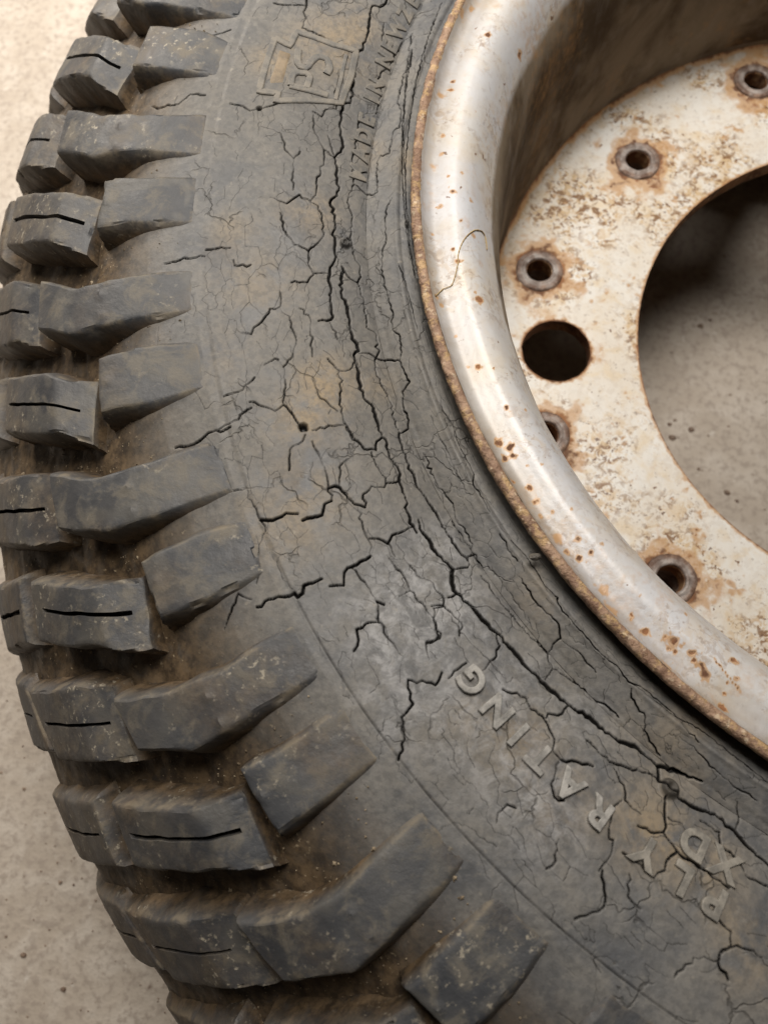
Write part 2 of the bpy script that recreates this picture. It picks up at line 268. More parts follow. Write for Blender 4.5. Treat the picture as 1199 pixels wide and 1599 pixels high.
NUBS = [(195.79, .147, .0075, .007), (193.97, .018, .007, .006), (243.61, .1373, .0115, .009)]
PITS = [(184.84, .2943, .0038, .02), (210.67, .2564, .0065, .012), (195.25, .140, .003, .012)]

def build_tyre():
    ds = .0012
    sd = np.arange(.012, .500, ds)
    s = np.r_[np.linspace(0, .010, 6), sd, np.arange(.504, 1.30, .009), np.linspace(1.31, 2*SMAX, 36)]
    td = np.arange(158, 252.5, np.degrees(ds*1.1/1.25))
    t = np.r_[td, np.linspace(252.9, 517.6, 230)]
    th = np.radians(t)
    ns, nt = len(s), len(t)
    r, z, nr, nz = prof(s)
    T_, S_ = np.meshgrid(th, s)
    rr = r[:, None]
    X = T_*1.3; h = np.zeros((ns, nt)); crack = np.zeros((ns, nt)); deep = np.zeros((ns, nt))
    h -= groove(S_)
    h += .0020*vnoise(X*9, S_*9, 1, 3)*np.clip(S_/.1, 0, 1)
    h += .0005*vnoise(X*55, S_*55, 2, 3)
    h += .004*np.clip((S_-.45)/.1, 0, 1)*vnoise(X*28, S_*28, 3, 3)
    # fine ridge rings moulded into the sidewall
    for sr, hh, ww in ((.052, .002, .006), (.098, -.0006, .004)):
        h += hh*np.exp(-((S_-sr)/ww)**2)
    line = np.clip((np.degrees(T_)-217)/8, 0, 1)*(.6+.4*vnoise(X*40, S_*3, 4, 2))
    h -= .0022*line*np.exp(-((S_-.353)/.0012)**2); crack += .55*line*np.exp(-((S_-.353)/.0009)**2)
    h += .0018*np.clip((S_-.04)/.006, 0, 1)*np.clip((.356-S_)/.006, 0, 1)
    # the real cracks, carved into the rubber
    lr = random.Random(5); segs = []
    for item in CRACKS.split(';'):
        w_, pts = item.split(':'); w_ = float(w_)
        p = [(float(a)/100, float(b)/1e4) for a, b in (q.split(',') for q in pts.split())]
        p = [(RAD(a)*1.25, b) for a, b in p]
        fine = [p[0]]
        for a, b in zip(p[:-1], p[1:]):
            L = math.hypot(b[0]-a[0], b[1]-a[1]); k = max(1, int(L/.0056))
            for i in range(1, k+1):
                f = i/k; j = 0 if i == k else min(.0017, L*.13)
                nx, ny = -(b[1]-a[1])/max(L, 1e-6), (b[0]-a[0])/max(L, 1e-6); q = lr.gauss(0, .7)*j
                fine.append((a[0]+(b[0]-a[0])*f+nx*q, a[1]+(b[1]-a[1])*f+ny*q))
        n = len(fine)
        for i in range(n-1):
            f = (i+.5)/n; taper = min(1, .68+2.0*min(f, 1-f)*2)
            segs.append((fine[i], fine[i+1], w_*taper*(.92+.3*math.sin(i*.55+w_*3+len(fine)))))
        # short side branches
        if n > 10:
            for _ in range(n//14):
                i = lr.randrange(2, n-2); a = fine[i]; ang = lr.uniform(0, 6.28); q = a
                for _k in range(lr.randrange(2, 5)):
                    b = (q[0]+.006*math.cos(ang), q[1]+.006*math.sin(ang)); segs.append((q, b, .8)); q = b; ang += lr.uniform(-.7, .7)
    # the fine crazing between the big cracks: edges of a stretched cell pattern
    rc = np.random.default_rng(12); n = 1500
    px = rc.uniform(RAD(157)*1.25, RAD(253)*1.25, n); py = rc.uniform(.0, .44, n)
    px = px+.01*vnoise(px*20, py*20, 71, 2)
    kx_ = .62                                                  # cells run longer along the circumference
    _v, _e, fc, *_ = delaunay_2d_cdt([Vector((a*kx_, b)) for a, b in zip(px, py)], [], [], 0, 1e-7)
    _v = np.array([tuple(q) for q in _v]); fc = np.array(fc)
    A, B, Cc = _v[fc[:, 0]], _v[fc[:, 1]], _v[fc[:, 2]]
    ctr = (A+B+Cc)/3; ctr[:, 0] /= kx_
    ed = {}
    for i, tri in enumerate(fc):
        for a, b in ((0, 1), (1, 2), (2, 0)): ed.setdefault((min(tri[a], tri[b]), max(tri[a], tri[b])), []).append(i)
    dens = vnoise(ctr[:, 0]*7, ctr[:, 1]*9, 72, 2)+.25*vnoise(ctr[:, 0]*40, ctr[:, 1]*40, 73, 1)
    for v_ in ed.values():
        if len(v_) < 2: continue
        a, b = ctr[v_[0]], ctr[v_[1]]; m = dens[v_[0]]; along = abs(b[0]-a[0])/(abs(b[1]-a[1])+1e-6)
        keep = .46+.60*m+(.12 if along > 1.2 else -.06)-(.5 if a[1] > .36 else 0)
        if rc.uniform() > keep: continue
        if .196 < a[1] < .256 and RAD(228)*1.25 < a[0] < RAD(251)*1.25 and rc.uniform() < .75: continue
        w_ = rc.uniform(.3, .95); k = 4; q = a
        for i in range(1, k+1):
            p = a+(b-a)*i/k
            if i < k: p = p+rc.normal(0, .0011, 2)
            segs.append((tuple(q), tuple(p), w_)); q = p
    c0 = td[0]; dt = td[1]-td[0]; nd = len(td); row0 = 6
    for (a, b, w_) in segs:
        hw = w_*(.00023+.00003*w_); R_ = hw+(.00092 if w_ > 1 else .00085)
        t0, t1 = sorted((a[0], b[0])); s0, s1 = sorted((a[1], b[1]))
        j0 = int((math.degrees((t0-R_)/1.25)-c0)/dt); j1 = int((math.degrees((t1+R_)/1.25)-c0)/dt)+2
        i0 = int((s0-R_-.012)/ds)+row0; i1 = int((s1+R_-.012)/ds)+row0+2
        j0, j1 = max(j0, 0), min(j1, nd); i0, i1 = max(i0, 1), min(i1, row0+len(sd))
        if j1 <= j0 or i1 <= i0: continue
        x = T_[i0:i1, j0:j1]*1.25; y = S_[i0:i1, j0:j1]
        # the metric is stretched by r/1.25 around the axle
        kx = (np.interp((s0+s1)/2, SALL, PALL[:, 0])/1.25)
        ax, ay, bx, by = a[0]*kx, a[1], b[0]*kx, b[1]; x = x*kx
        dx, dy = bx-ax, by-ay; L2 = dx*dx+dy*dy+1e-12
        u = np.clip(((x-ax)*dx+(y-ay)*dy)/L2, 0, 1)
        d = np.hypot(x-ax-u*dx, y-ay-u*dy)
        v = np.clip((R_-d)/(R_-hw*.5), 0, 1)*min(1, .30+w_/3.7)
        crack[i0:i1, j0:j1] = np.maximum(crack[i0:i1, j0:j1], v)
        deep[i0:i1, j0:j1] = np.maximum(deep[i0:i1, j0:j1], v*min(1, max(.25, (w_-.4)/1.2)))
    h -= .0115*deep**2.1
    tan = np.zeros((ns, nt)); scuff_sheen = np.zeros((ns, nt))
    for arr, txt in ((tan, TAN), (scuff_sheen, SCUFF_SHEEN)):
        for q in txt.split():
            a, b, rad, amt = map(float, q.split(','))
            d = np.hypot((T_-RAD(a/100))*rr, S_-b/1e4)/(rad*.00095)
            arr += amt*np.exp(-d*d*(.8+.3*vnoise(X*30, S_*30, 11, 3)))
    for a, b, rad, hh in NUBS:
        d = np.hypot((T_-RAD(a))*rr, S_-b)/rad; h += hh*np.clip(1.25-d, 0, .5)*2*(d < 1.25)
        h -= .004*np.clip(1-d/.55, 0, 1); crack = np.maximum(crack, .42*np.clip((1.2-d)*5, 0, 1))
    for a, b, rad, dep in PITS:
        d = np.hypot((T_-RAD(a))*rr, S_-b)/rad; g = np.clip(1.25-d+.25*vnoise(X*160, S_*160, 9, 2), 0, .8)/.8
        h -= dep*g; crack = np.maximum(crack, g*.9)
    soil = np.clip((S_-.395)/.14, 0, 1)
    sm = np.where(S_ > SMAX, 1., soil)
    check = np.clip((.40-S_)/.04, 0, 1)
    R = r[:, None]+nr[:, None]*h+bulge(np.degrees(T_), S_); Z = z[:, None]+nz[:, None]*h
    V = cyl(T_, R, Z)
    bead = np.stack([cyl(th, np.full(nt, a), np.full(nt, b)) for a, b in ((.957, -.062), (.985, -.046))])   # rubber under the lip
    V = np.concatenate([bead, V]).reshape(-1, 3)
    pad = lambda a: np.concatenate([np.zeros((2, nt)), a])
    me = make_mesh('tyre', V, gridfaces(ns+2, nt, flip=False, wrap=True), True,
                   dict(crack=pad(crack), tan=pad(np.clip(tan, 0, 1)), scuff_sheen=pad(np.clip(scuff_sheen, 0, 1)), soil=pad(sm), check=pad(check)))
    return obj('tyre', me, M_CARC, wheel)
tyre = build_tyre()

# ------------------------------------------------------------------ tread lugs
def lug_mesh(name, up, lo, sipe=None, seed=0, nubs=(), rot=0., chamfer=0., endoff=1.):
    """up / lo: matching outline points (angle deg, s) of the two long edges of a lug's top face"""
    r_ = np.random.default_rng(seed)
    up = np.array(up, float); lo = np.array(lo, float)
    up[:, 0] += r_.normal(0, .10, len(up)); lo[:, 0] += r_.normal(0, .10, len(lo)); up[:, 1] += r_.normal(0, .002, len(up)); lo[:, 1] += r_.normal(0, .002, len(lo))
    seg = np.hypot(np.diff(up[:, 0])*.027, np.diff(up[:, 1])); kn = np.r_[0, np.cumsum(seg)]; kn /= kn[-1]
    Lu = seg.sum(); W = abs(np.mean(lo[:, 0]-up[:, 0]))*.027
    bu, bv = .0055/Lu, .0055/W
    nu = max(10, int(Lu/.0065)); nv = max(6, int(W/.0065))
    ui = np.linspace(bu, 1-bu, nu)
    if sipe: sipe = (sipe[0]+r_.uniform(0, .05), sipe[1]-r_.uniform(0, .06), sipe[2]+r_.uniform(-.02, .02))
    if sipe: ui = np.sort(np.r_[ui, sipe[0], sipe[0]+.02, sipe[1]-.02, sipe[1]])
    vi = np.linspace(bv, 1-bv, nv)
    # (param, outward shift, depth 0 = top 1 = foot)
    U = [(0, -.014, 1.), (0, -.009, .62), (0, -.0045, .28), (0, 0, .095), (bu*.28, 0, .040), (bu*.62, 0, .015)]+[(x, 0, 0) for x in ui]+[(1-bu*.62, 0, .015), (1-bu*.28, 0, .040), (1, 0, .095), (1, .0045, .28), (1, .009, .62), (1, .014, 1.)]
    Vv = [(0, -.014, 1.), (0, -.009, .62), (0, -.0045, .28), (0, 0, .095), (bv*.28, 0, .040), (bv*.62, 0, .015)]+[(x, 0, 0) for x in vi]+[(1-bv*.62, 0, .015), (1-bv*.28, 0, .040), (1, 0, .095), (1, .0045, .28), (1, .009, .62), (1, .014, 1.)]
    if sipe:
        c = sipe[2]; hw = .0030*r_.uniform(.75, 1.25)/W
        Vv = [q for q in Vv if not (c-hw*3 < q[0] < c+hw*3 and q[2] == 0)]
        Vv += [(c-hw*1.05, 0, 0), (c-hw*.8, 0, -2), (c, 0, -3), (c+hw*.8, 0, -2), (c+hw*1.05, 0, 0)]
        k = [i for i in range(len(Vv))]; core = sorted(Vv[6:], key=lambda q: (q[0], q[1])); Vv = Vv[:6]+core
    U = np.array(U); Vv = np.array(Vv)
    iu = lambda P, x: np.stack([np.interp(x, kn, P[:, 0]), np.interp(x, kn, P[:, 1])], -1)
    A, B = iu(up, U[:, 0]), iu(lo, U[:, 0])
    v = Vv[:, 0][None, :, None]
    Q = A[:, None]*(1-v)+B[:, None]*v
    th = Q[..., 0]; s = Q[..., 1]
    U[:, 1] *= endoff
    th = th+np.degrees(Vv[:, 1][None, :]/1.6); s = s+U[:, 1][:, None]
    tr = np.radians(th)
    if chamfer: full_c = .026*np.clip(1-U[:, 0]/chamfer, 0, 1)[:, None]
    else: full_c = 0.
    # worn, uneven outline
    wob = .0030*vnoise(tr*1.6*26+seed*3.1, s*26, 21, 2)
    th = th+np.degrees(wob/1.6); s = s+.0022*vnoise(tr*1.6*26+9, s*26+seed*1.7, 22, 2)
    dv = np.where(Vv[:, 2] < 0, 0, Vv[:, 2])
    dep = np.maximum(U[:, 2][:, None], dv[None, :])
    full = groove(s)+.008
    d = np.maximum(dep*full, full_c*(dep < .9))
    d = d+(.0009*vnoise(tr*1.6*22+seed, s*22, 23, 2)+.0006*vnoise(tr*1.6*90, s*90+seed, 24, 2))*(1-dep*.5)
    edge = np.clip(dep/.04, 0, 1)*np.clip((.3-dep)/.12, 0, 1)
    # chipped edges
    chip = np.clip(vnoise(tr*1.6*45+seed*2, s*45, 25, 2)-.22, 0, 1)*(dep > 0)*(dep < .2)
    d = d+.014*chip*(.5+.5*vnoise(tr*1.6*70+dep*6, s*70+dep*5, 26, 1))
    crack = np.zeros_like(d)
    if sipe:
        x = U[:, 0]; on = (np.clip((x-sipe[0])/.012, 0, 1)*np.clip((sipe[1]-x)/.012, 0, 1))[:, None]
        on = on*(U[:, 2] == 0)[:, None]
        k = np.where(Vv[:, 2] < 0, 1., 0.)[None, :]
        d = d+on*k*.030; crack = on*k
    for a, b, rad in nubs:
        q = np.hypot((th-a)*.0275, s-b)/rad; d = d-.006*np.clip(1.3-q, 0, .6)*(q < 1.3)
    soil = np.maximum(np.clip((dep-.12)/.4, 0, 1)*np.clip((s-.36)/.1, .3, 1), np.clip((s-.56)/.3, 0, 1)*np.clip(.34+.5*vnoise(tr*9+seed, s*9, 27, 2), 0, .75))
    soil = np.maximum(soil, np.clip(.02+.55*vnoise(tr*14+seed*3, s*14, 28, 3), 0, .5))
    r, z, nr, nz = prof(s)
    V = cyl(np.radians(th), r-nr*d+bulge(th+rot, s), z-nz*d)
    m, n = d.shape
    me = make_mesh(name, V.reshape(-1, 3), gridfaces(m, n, flip=True), True, dict(soil=soil, edge=edge, crack=crack))
    me.set_sharp_from_angle(angle=RAD(27))
    return me

# outlines in degrees around the axle for one pitch (12 degrees), read at pitch 3
KINDS = {
 'shoulder_lug': dict(up=[(210.15,.372),(210.0,.48),(209.75,.552),(208.0,.642)], lo=[(213.15,.372),(213.0,.48),(212.85,.556),(211.3,.642)], endoff=.35, nubs=[(211.0,.507,.005),(212.4,.506,.005)]),
 'side_lug': dict(up=[(203.35,.372),(203.15,.43),(202.9,.519)], lo=[(206.4,.372),(206.5,.45),(206.3,.521)], nubs=[(204.5,.507,.005)]),
 'tread_block': dict(up=[(203.75,.543),(203.3,.580),(202.4,.625),(200.15,.758)], lo=[(206.95,.563),(206.45,.595),(205.8,.630),(203.25,.786)], sipe=(.05,.93,.49), chamfer=.26, endoff=.35),
 'shoulder_block': dict(up=[(207.6,.672),(206.4,.735),(204.1,.915)], lo=[(210.9,.686),(210.2,.735),(208.3,.880)], sipe=(.08,.95,.49), chamfer=.30, endoff=.3),
 'centre_block': dict(up=[(199.35,.812),(196.8,1.03)], lo=[(202.5,.840),(200.3,1.05)], sipe=(.05,.92,.5), endoff=.3),
 'crown_block': dict(up=[(203.6,.935),(200.9,1.17)], lo=[(207.6,.905),(204.9,1.15)], sipe=(.05,.92,.5)),
}
def mirror(pts): return [(a-6, 2*SMAX-b) for a, b in pts]
LABELS = {}
for kname, kd in KINDS.items():
    variants = [lug_mesh(kname, kd['up'], kd['lo'], kd.get('sipe'), seed=11*i+len(kname), nubs=kd.get('nubs', ()), chamfer=kd.get('chamfer', 0.), endoff=kd.get('endoff', 1.)) for i in range(5)]
    for k in range(30):
        me = variants[(k*3+1) % 5]
        if -2 <= k <= 8: me = lug_mesh(kname, kd['up'], kd['lo'], kd.get('sipe'), seed=100+7*k+len(kname), nubs=kd.get('nubs', ()), chamfer=kd.get('chamfer', 0.), endoff=kd.get('endoff', 1.), rot=12*(k-3))
        o = obj(kname, me, M_LUG, tyre)
        o.rotation_euler.z = RAD(12*(k-3))
# far side of the tread, resting on the floor
for kname in ('shoulder_lug', 'side_lug', 'tread_block', 'shoulder_block', 'centre_block'):
    kd = KINDS[kname]
    me = lug_mesh(kname, mirror(kd['lo']), mirror(kd['up']), kd.get('sipe'), seed=3)
    V = np.empty(len(me.vertices)*3); me.vertices.foreach_get('co', V)
    for k in range(30):
        o = obj(kname, me, M_LUG, tyre); o.rotation_euler.z = RAD(12*k)

# ------------------------------------------------------------------ raised writing
def glyph(ch, size, bold):
    cu = bpy.data.curves.new('glyph', 'FONT'); cu.body = ch; cu.size = size; cu.extrude = .004; cu.offset = bold
    cu.bevel_depth = .0012; cu.bevel_resolution = 1; cu.resolution_u = 4; cu.align_x = 'CENTER'
    o = bpy.data.objects.new('glyph', cu); col.objects.link(o)
    dg = bpy.context.evaluated_depsgraph_get(); me = bpy.data.meshes.new_from_object(o.evaluated_get(dg))
    bpy.data.objects.remove(o); bpy.data.curves.remove(cu)
    return me
def letter(ch, deg, s, height, mat, lift, tilt=0., wide=1., bold=.0008):
    me = glyph(ch, height/.73, bold)
    n = len(me.vertices); v = np.empty(n*3); me.vertices.foreach_get('co', v); v = v.reshape(-1, 3)
    cx = (v[:, 0].max()+v[:, 0].min())/2; cy = (v[:, 1].max()+v[:, 1].min())/2
    x = (v[:, 0]-cx)*wide; y = v[:, 1]-cy; zz = v[:, 2]; zz = (zz-zz.min())/(zz.max()-zz.min())
    c, s_ = math.cos(tilt), math.sin(tilt); x, y = x*c-y*s_, x*s_+y*c
    sv = s+y; r, z, nr, nz = prof(sv); th = RAD(deg)-x/np.interp(s, SALL, PALL[:, 0])
    h = -.002+zz*(lift+.002)+.0018
    V = cyl(th, r+nr*h, z+nz*h)*S
    me.vertices.foreach_set('co', V.astype(np.float32).ravel()); me.update()
    me.name = 'raised_letter'
    me.materials.clear()
    return obj('raised_letter', me, mat, tyre)
for ch, a, b in (('G',230.39,.2235),('N',232.70,.2235),('I',234.55,.2235),('T',236.35,.2235),('A',238.62,.2235),('R',240.75,.2235)):
    letter(ch, a, b, .0335, M_LET, .0065, wide=1.0, bold=.0006)
for ch, a, b in (('Y',244.2,.2235),('L',246.45,.2235),('P',248.6,.2235)):
    letter(ch, a, b, .0345, M_LET3, .0055, wide=1.0, bold=.0010)
for ch, a, b in (('D',246.3,.1785),('X',248.45,.1785)):
    letter(ch, a, b, .034, M_LET3, .0046, bold=.0010)
for ch, a in zip('MADEINNEWZE', (188.55,186.65,184.75,183.05,180.85,179.35,176.35,174.75,172.75,170.75,169.1)):
    letter(ch, a, .128, .026, M_LET2, .0030, bold=.0006)

def ridge(pts, width, lift, closed=False):
    """a raised moulded line following the sidewall; pts (deg, s)"""
    p = np.array(pts, float); x = np.radians(p[:, 0])*1.24; q = np.stack([x, p[:, 1]], 1)
    # resample
    out = [q[0]]
    for a, b in zip(q[:-1], q[1:]):
        k = max(1, int(np.hypot(*(b-a))/.006))
        for i in range(1, k+1): out.append(a+(b-a)*i/k)
    q = np.array(out); t = np.gradient(q, axis=0); t /= np.hypot(t[:, 0], t[:, 1])[:, None]+1e-9
    nn = np.stack([-t[:, 1], t[:, 0]], 1)
    rows = []
    for off, hh in ((-.62, -.002), (-.5, .7), (-.36, 1), (.36, 1), (.5, .7), (.62, -.002)):
        c = q+nn*off*width; r, z, nr, nz = prof(c[:, 1]); h = (hh*lift if hh > 0 else hh)+.0018
        rows.append(cyl(c[:, 0]/1.24, r+nr*h, z+nz*h))
    V = np.stack(rows, 1); m, n = V.shape[:2]
    F = gridfaces(m, n)
    F = np.vstack([F, [[0, 1, 4, 5], [1, 2, 3, 4]], np.array([[5, 4, 1, 0], [4, 3, 2, 1]])+(m-1)*n])
    return V.reshape(-1, 3), F
def join(parts):
    V, F, o = [], [], 0
    for v, f in parts: V.append(v); F.append(np.asarray(f)+o); o += len(v)
    return np.vstack(V), np.vstack(F)
def smooth_curve(pts, n=24): return spline(pts, n)[1]
frame = [(178.41,.3019),(178.76,.2753),(177.29,.2728),(177.34,.2119),(176.99,.1742),(179.5,.1694),(182.51,.1732),(184.01,.2714),(183.28,.2704),(183.44,.3003),(178.41,.3019)]
Vv, Ff = ridge(frame, .0105, .0030)
emblem = obj('moulded_emblem', make_mesh('moulded_emblem', Vv, Ff, False), M_LET2, tyre)
Vv, Ff = join([ridge(smooth_curve([(178.89,.2607),(180.14,.2540),(180.41,.2411),(179.6,.2355),(178.99,.2283),(178.8,.2164),(179.54,.2052),(180.3,.207)]), .0115, .0030)])
obj('emblem_letter', make_mesh('emblem_letter', Vv, Ff, False), M_LET2, emblem)
Vv, Ff = join([ridge([(182.25,.1958),(182.35,.2566)], .0115, .0030), ridge(smooth_curve([(182.35,.2546),(181.3,.256),(180.85,.2440),(181.05,.2307),(182.2,.2300)], 18), .0105, .0034)])
obj('emblem_letter', make_mesh('emblem_letter', Vv, Ff, False), M_LET2, emblem)
Vv, Ff = ridge([(177.79,.1873),(180.21,.1833),(182.4,.1827)], .006, .0028)
obj('emblem_bar', make_mesh('emblem_bar', Vv, Ff, False), M_LET2, emblem)
def plate():
    A = np.array([(179.1,.2915),(182.8,.2915)]); B = np.array([(179.25,.2665),(182.4,.2650)])
    u = np.linspace(0, 1, 10); v = np.linspace(0, 1, 6); U, W = np.meshgrid(u, v)
    th = (A[0, 0]*(1-U)+A[1, 0]*U)*(1-W)+(B[0, 0]*(1-U)+B[1, 0]*U)*W
    s = (A[0, 1]*(1-U)+A[1, 1]*U)*(1-W)+(B[0, 1]*(1-U)+B[1, 1]*U)*W
    e = np.minimum(np.minimum(U, 1-U)*3, np.minimum(W, 1-W)*2); h = -.002+np.clip(e*8, 0, 1)*.0042+.0018
    r, z, nr, nz = prof(s)
    return cyl(np.radians(th), r+nr*h, z+nz*h).reshape(-1, 3), gridfaces(6, 10)
Vv, Ff = plate(); obj('emblem_plate', make_mesh('emblem_plate', Vv, Ff, True), M_PLATE, emblem)

# ------------------------------------------------------------------ rim
RIM = [(.986,.001),(.979,-.011),(.967,-.0165),(.950,-.0145),(.930,-.012),(.907,-.023),(.885,-.053),(.866,-.095),(.853,-.14),(.846,-.19),(.843,-.25),(.842,-.48)]
RS, RP = spline(RIM, 800)
SPOTS = "17222,637,7,0.9 17860,348,4,1 17963,354,4,0.9 16999,1369,10,0.8 17106,43,9,0.6 16961,181,7,0.6 18155,823,3,0.5 18507,376,5,0.7 18715,389,5,0.5 18977,512,4,1 19155,584,6,0.9 19301,395,6,0.7 19211,887,5,0.6 18928,731,4,0.6 19779,533,4,1 19607,906,7,0.6 19601,252,3,0.8 19913,563,6,0.8 20239,127,5,1 20331,785,8,0.9 20251,741,3,0.8 20330,209,5,0.7 20971,441,6,0.9 20633,289,4,0.7 20945,331,3,0.7 21422,583,5,0.9 21679,285,8,1 21755,368,9,1 21818,242,7,1 21825,355,7,1 21954,455,3,0.8 22131,312,6,0.8 22257,279,6,0.9 22032,136,3,0.8 22256,312,7,0.7 22369,234,5,0.6 22699,459,7,0.7 22834,483,5,1 22817,305,6,0.9 22729,226,5,0.7 23114,278,10,0.5 23401,323,4,1 23564,292,7,1.2 23695,419,5,0.8 23762,472,9,0.9 23776,349,5,0.8 23816,368,3,1 23919,494,8,0.9 23960,448,5,1 24032,447,6,1 24188,778,6,1 24085,397,8,0.8 24280,350,4,1 24320,171,7,1.2 24250,484,3,1 20355,5610,2,1 21104,837,2,1 22005,636,2,1 21033,645,2,1 24181,0,8,0.3 20835,0,9,0.4 22112,0,10,0.5 22592,248,10,0.5 23254,124,12,0.5 23831,54,12,0.5 21480,866,3,0.6 18050,236,9,0.4 18861,256,8,0.4 19478,695,3,0.8 21906,0,3,0.8 22397,399,3,0.7 22464,641,3,0.7 22840,672,3,0.7 23344,587,3,0.7 23698,882,3,0.7 24288,596,5,0.8 24074,614,2.2,0.9 24097,603,2.2,0.9 24120,605,2.2,0.9 24142,594,2.2,0.9 24168,577,2.2,0.9 24194,571,2.2,0.9 24219,554,2.2,0.9 24248,542,2.2,0.9 24280,534,2.2,0.9 24309,521,2.2,0.9 24337,509,2.2,0.9 24368,489,2.2,0.9"
def build_rim():
    s = np.r_[np.arange(0, .28, .0025), np.linspace(.285, RS[-1], 40)]
    t = np.r_[np.arange(155, 252, .14), np.linspace(252.5, 514.5, 260)]
    th = np.radians(t); T_, S_ = np.meshgrid(th, s)
    r = np.interp(s, RS, RP[:, 0]); z = np.interp(s, RS, RP[:, 1])
    lip = [(1.000, -.100, 0), (1.0, -.014, 0), (1.001, -.004, 0), (.9985, .0025, 0), (.992, .0040, 0)]
    rust = np.zeros_like(T_)
    for q in SPOTS.split():
        a, b, rad, amt = map(float, q.split(','))
        d = np.hypot((T_-RAD(a/100))*.92, (S_-b/1e4)*1.0)/(rad*.00078)
        nn = vnoise(T_*170, S_*170, 31, 3)
        rust = np.maximum(rust, amt*np.clip(1.35-d*(1.0+.85*nn), 0, 1))
    X = T_
    grime = np.clip(1.15-S_/.048, 0, 1)*.85*(.75+.5*vnoise(T_*16, S_*16, 38, 3))+np.clip((S_-.20)/.06, 0, 1)*.5
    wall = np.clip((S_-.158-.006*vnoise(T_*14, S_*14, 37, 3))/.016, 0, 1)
    fade = np.clip((np.cos(T_-RAD(160))-.4)/.6, 0, 1)
    grime = np.clip(grime, 0, 1)
    stain = np.clip((RAD(184)-T_)/RAD(16), 0, 1)*(.55+.6*vnoise(T_*12, S_*12, 39, 3)); rust = np.maximum(rust, np.clip(stain, 0, 1)*.26)
    film = vnoise(T_*9, S_*13, 81, 4)+.5*vnoise(T_*40, S_*40, 82, 2); rust = np.maximum(rust, np.clip((film-.25)*.7, 0, .16))
    h = .0012*vnoise(X*20, S_*20, 33, 3)
    V = cyl(T_, np.repeat(r[:, None], len(t), 1)+h, np.repeat(z[:, None], len(t), 1)+h*.5)
    n0, nt = V.shape[:2]
    me = make_mesh('rim', V.reshape(-1, 3), gridfaces(n0, nt, flip=True, wrap=True), True, dict(rust=rust, grime=grime, wall=wall))
    rim = obj('rim', me, M_FL, wheel)
    # back half of the barrel down to the lower lip, stained like the disc
    Q = [(.842,-.46),(.842,-.60),(.835,-.70),(.80,-.73),(.78,-.76),(.80,-.80),(.84,-.84),(.86,-.89),(.90,-.95),(.97,-.965),(.985,-.955)]
    q = spline(Q, 40)[1]; t2 = np.linspace(0, 2*np.pi, 240, endpoint=False); T2, _ = np.meshgrid(t2, q[:, 0])
    V = cyl(T2, np.repeat(q[:, 0][:, None], 240, 1), np.repeat(q[:, 1][:, None], 240, 1))
    k = dict(rust=np.zeros(V.shape[:2]), grime=np.full(V.shape[:2], .8), wall=np.full(V.shape[:2], .8))
    obj('rim_barrel', make_mesh('rim_barrel', V.reshape(-1, 3), gridfaces(40, 240, flip=True, wrap=True), True, k), M_DISC, rim)
    # rusty turned-up lip
    L = np.array([(.962,-.020),(.985,-.0175),(.9985,-.013),(1.0005,-.004),(.9985,.0015),(.9955,.0036),(.992,.0042),(.9885,.0036),(.986,.0010),(.9835,-.0060)])
    T3, I3 = np.meshgrid(th, np.arange(len(L))); R3 = L[I3, 0]; Z3 = L[I3, 1]
    a = vnoise(T3*70, I3*.7, 35, 3); b = vnoise(T3*180, I3*.9, 36, 2)
    wgt = np.array([0,0,1,1.2,1.3,1.3,1.3,1.3,1.2,0])[I3]
    R3 = R3+wgt*(.0012*a+.0008*b); Z3 = Z3+wgt*(.0008*a+.0012*b)
    obj('rim_lip', make_mesh('rim_lip', cyl(T3, R3, Z3).reshape(-1, 3), gridfaces(len(L), nt, flip=True, wrap=True), True), M_RUST, rim)
    # bead seat behind the lip, closing the gap to the rubber
    G = np.array([(.962,-.020),(.955,-.08),(.95,-.20),(.93,-.5),(.95,-.8),(1.0,-.93)])
    T4, I4 = np.meshgrid(t2, np.arange(len(G)))
    obj('bead_seat', make_mesh('bead_seat', cyl(T4, G[I4, 0], G[I4, 1]).reshape(-1, 3), gridfaces(len(G), 240, flip=False, wrap=True), True), M_DARK, rim)
    return rim
rim = build_rim()

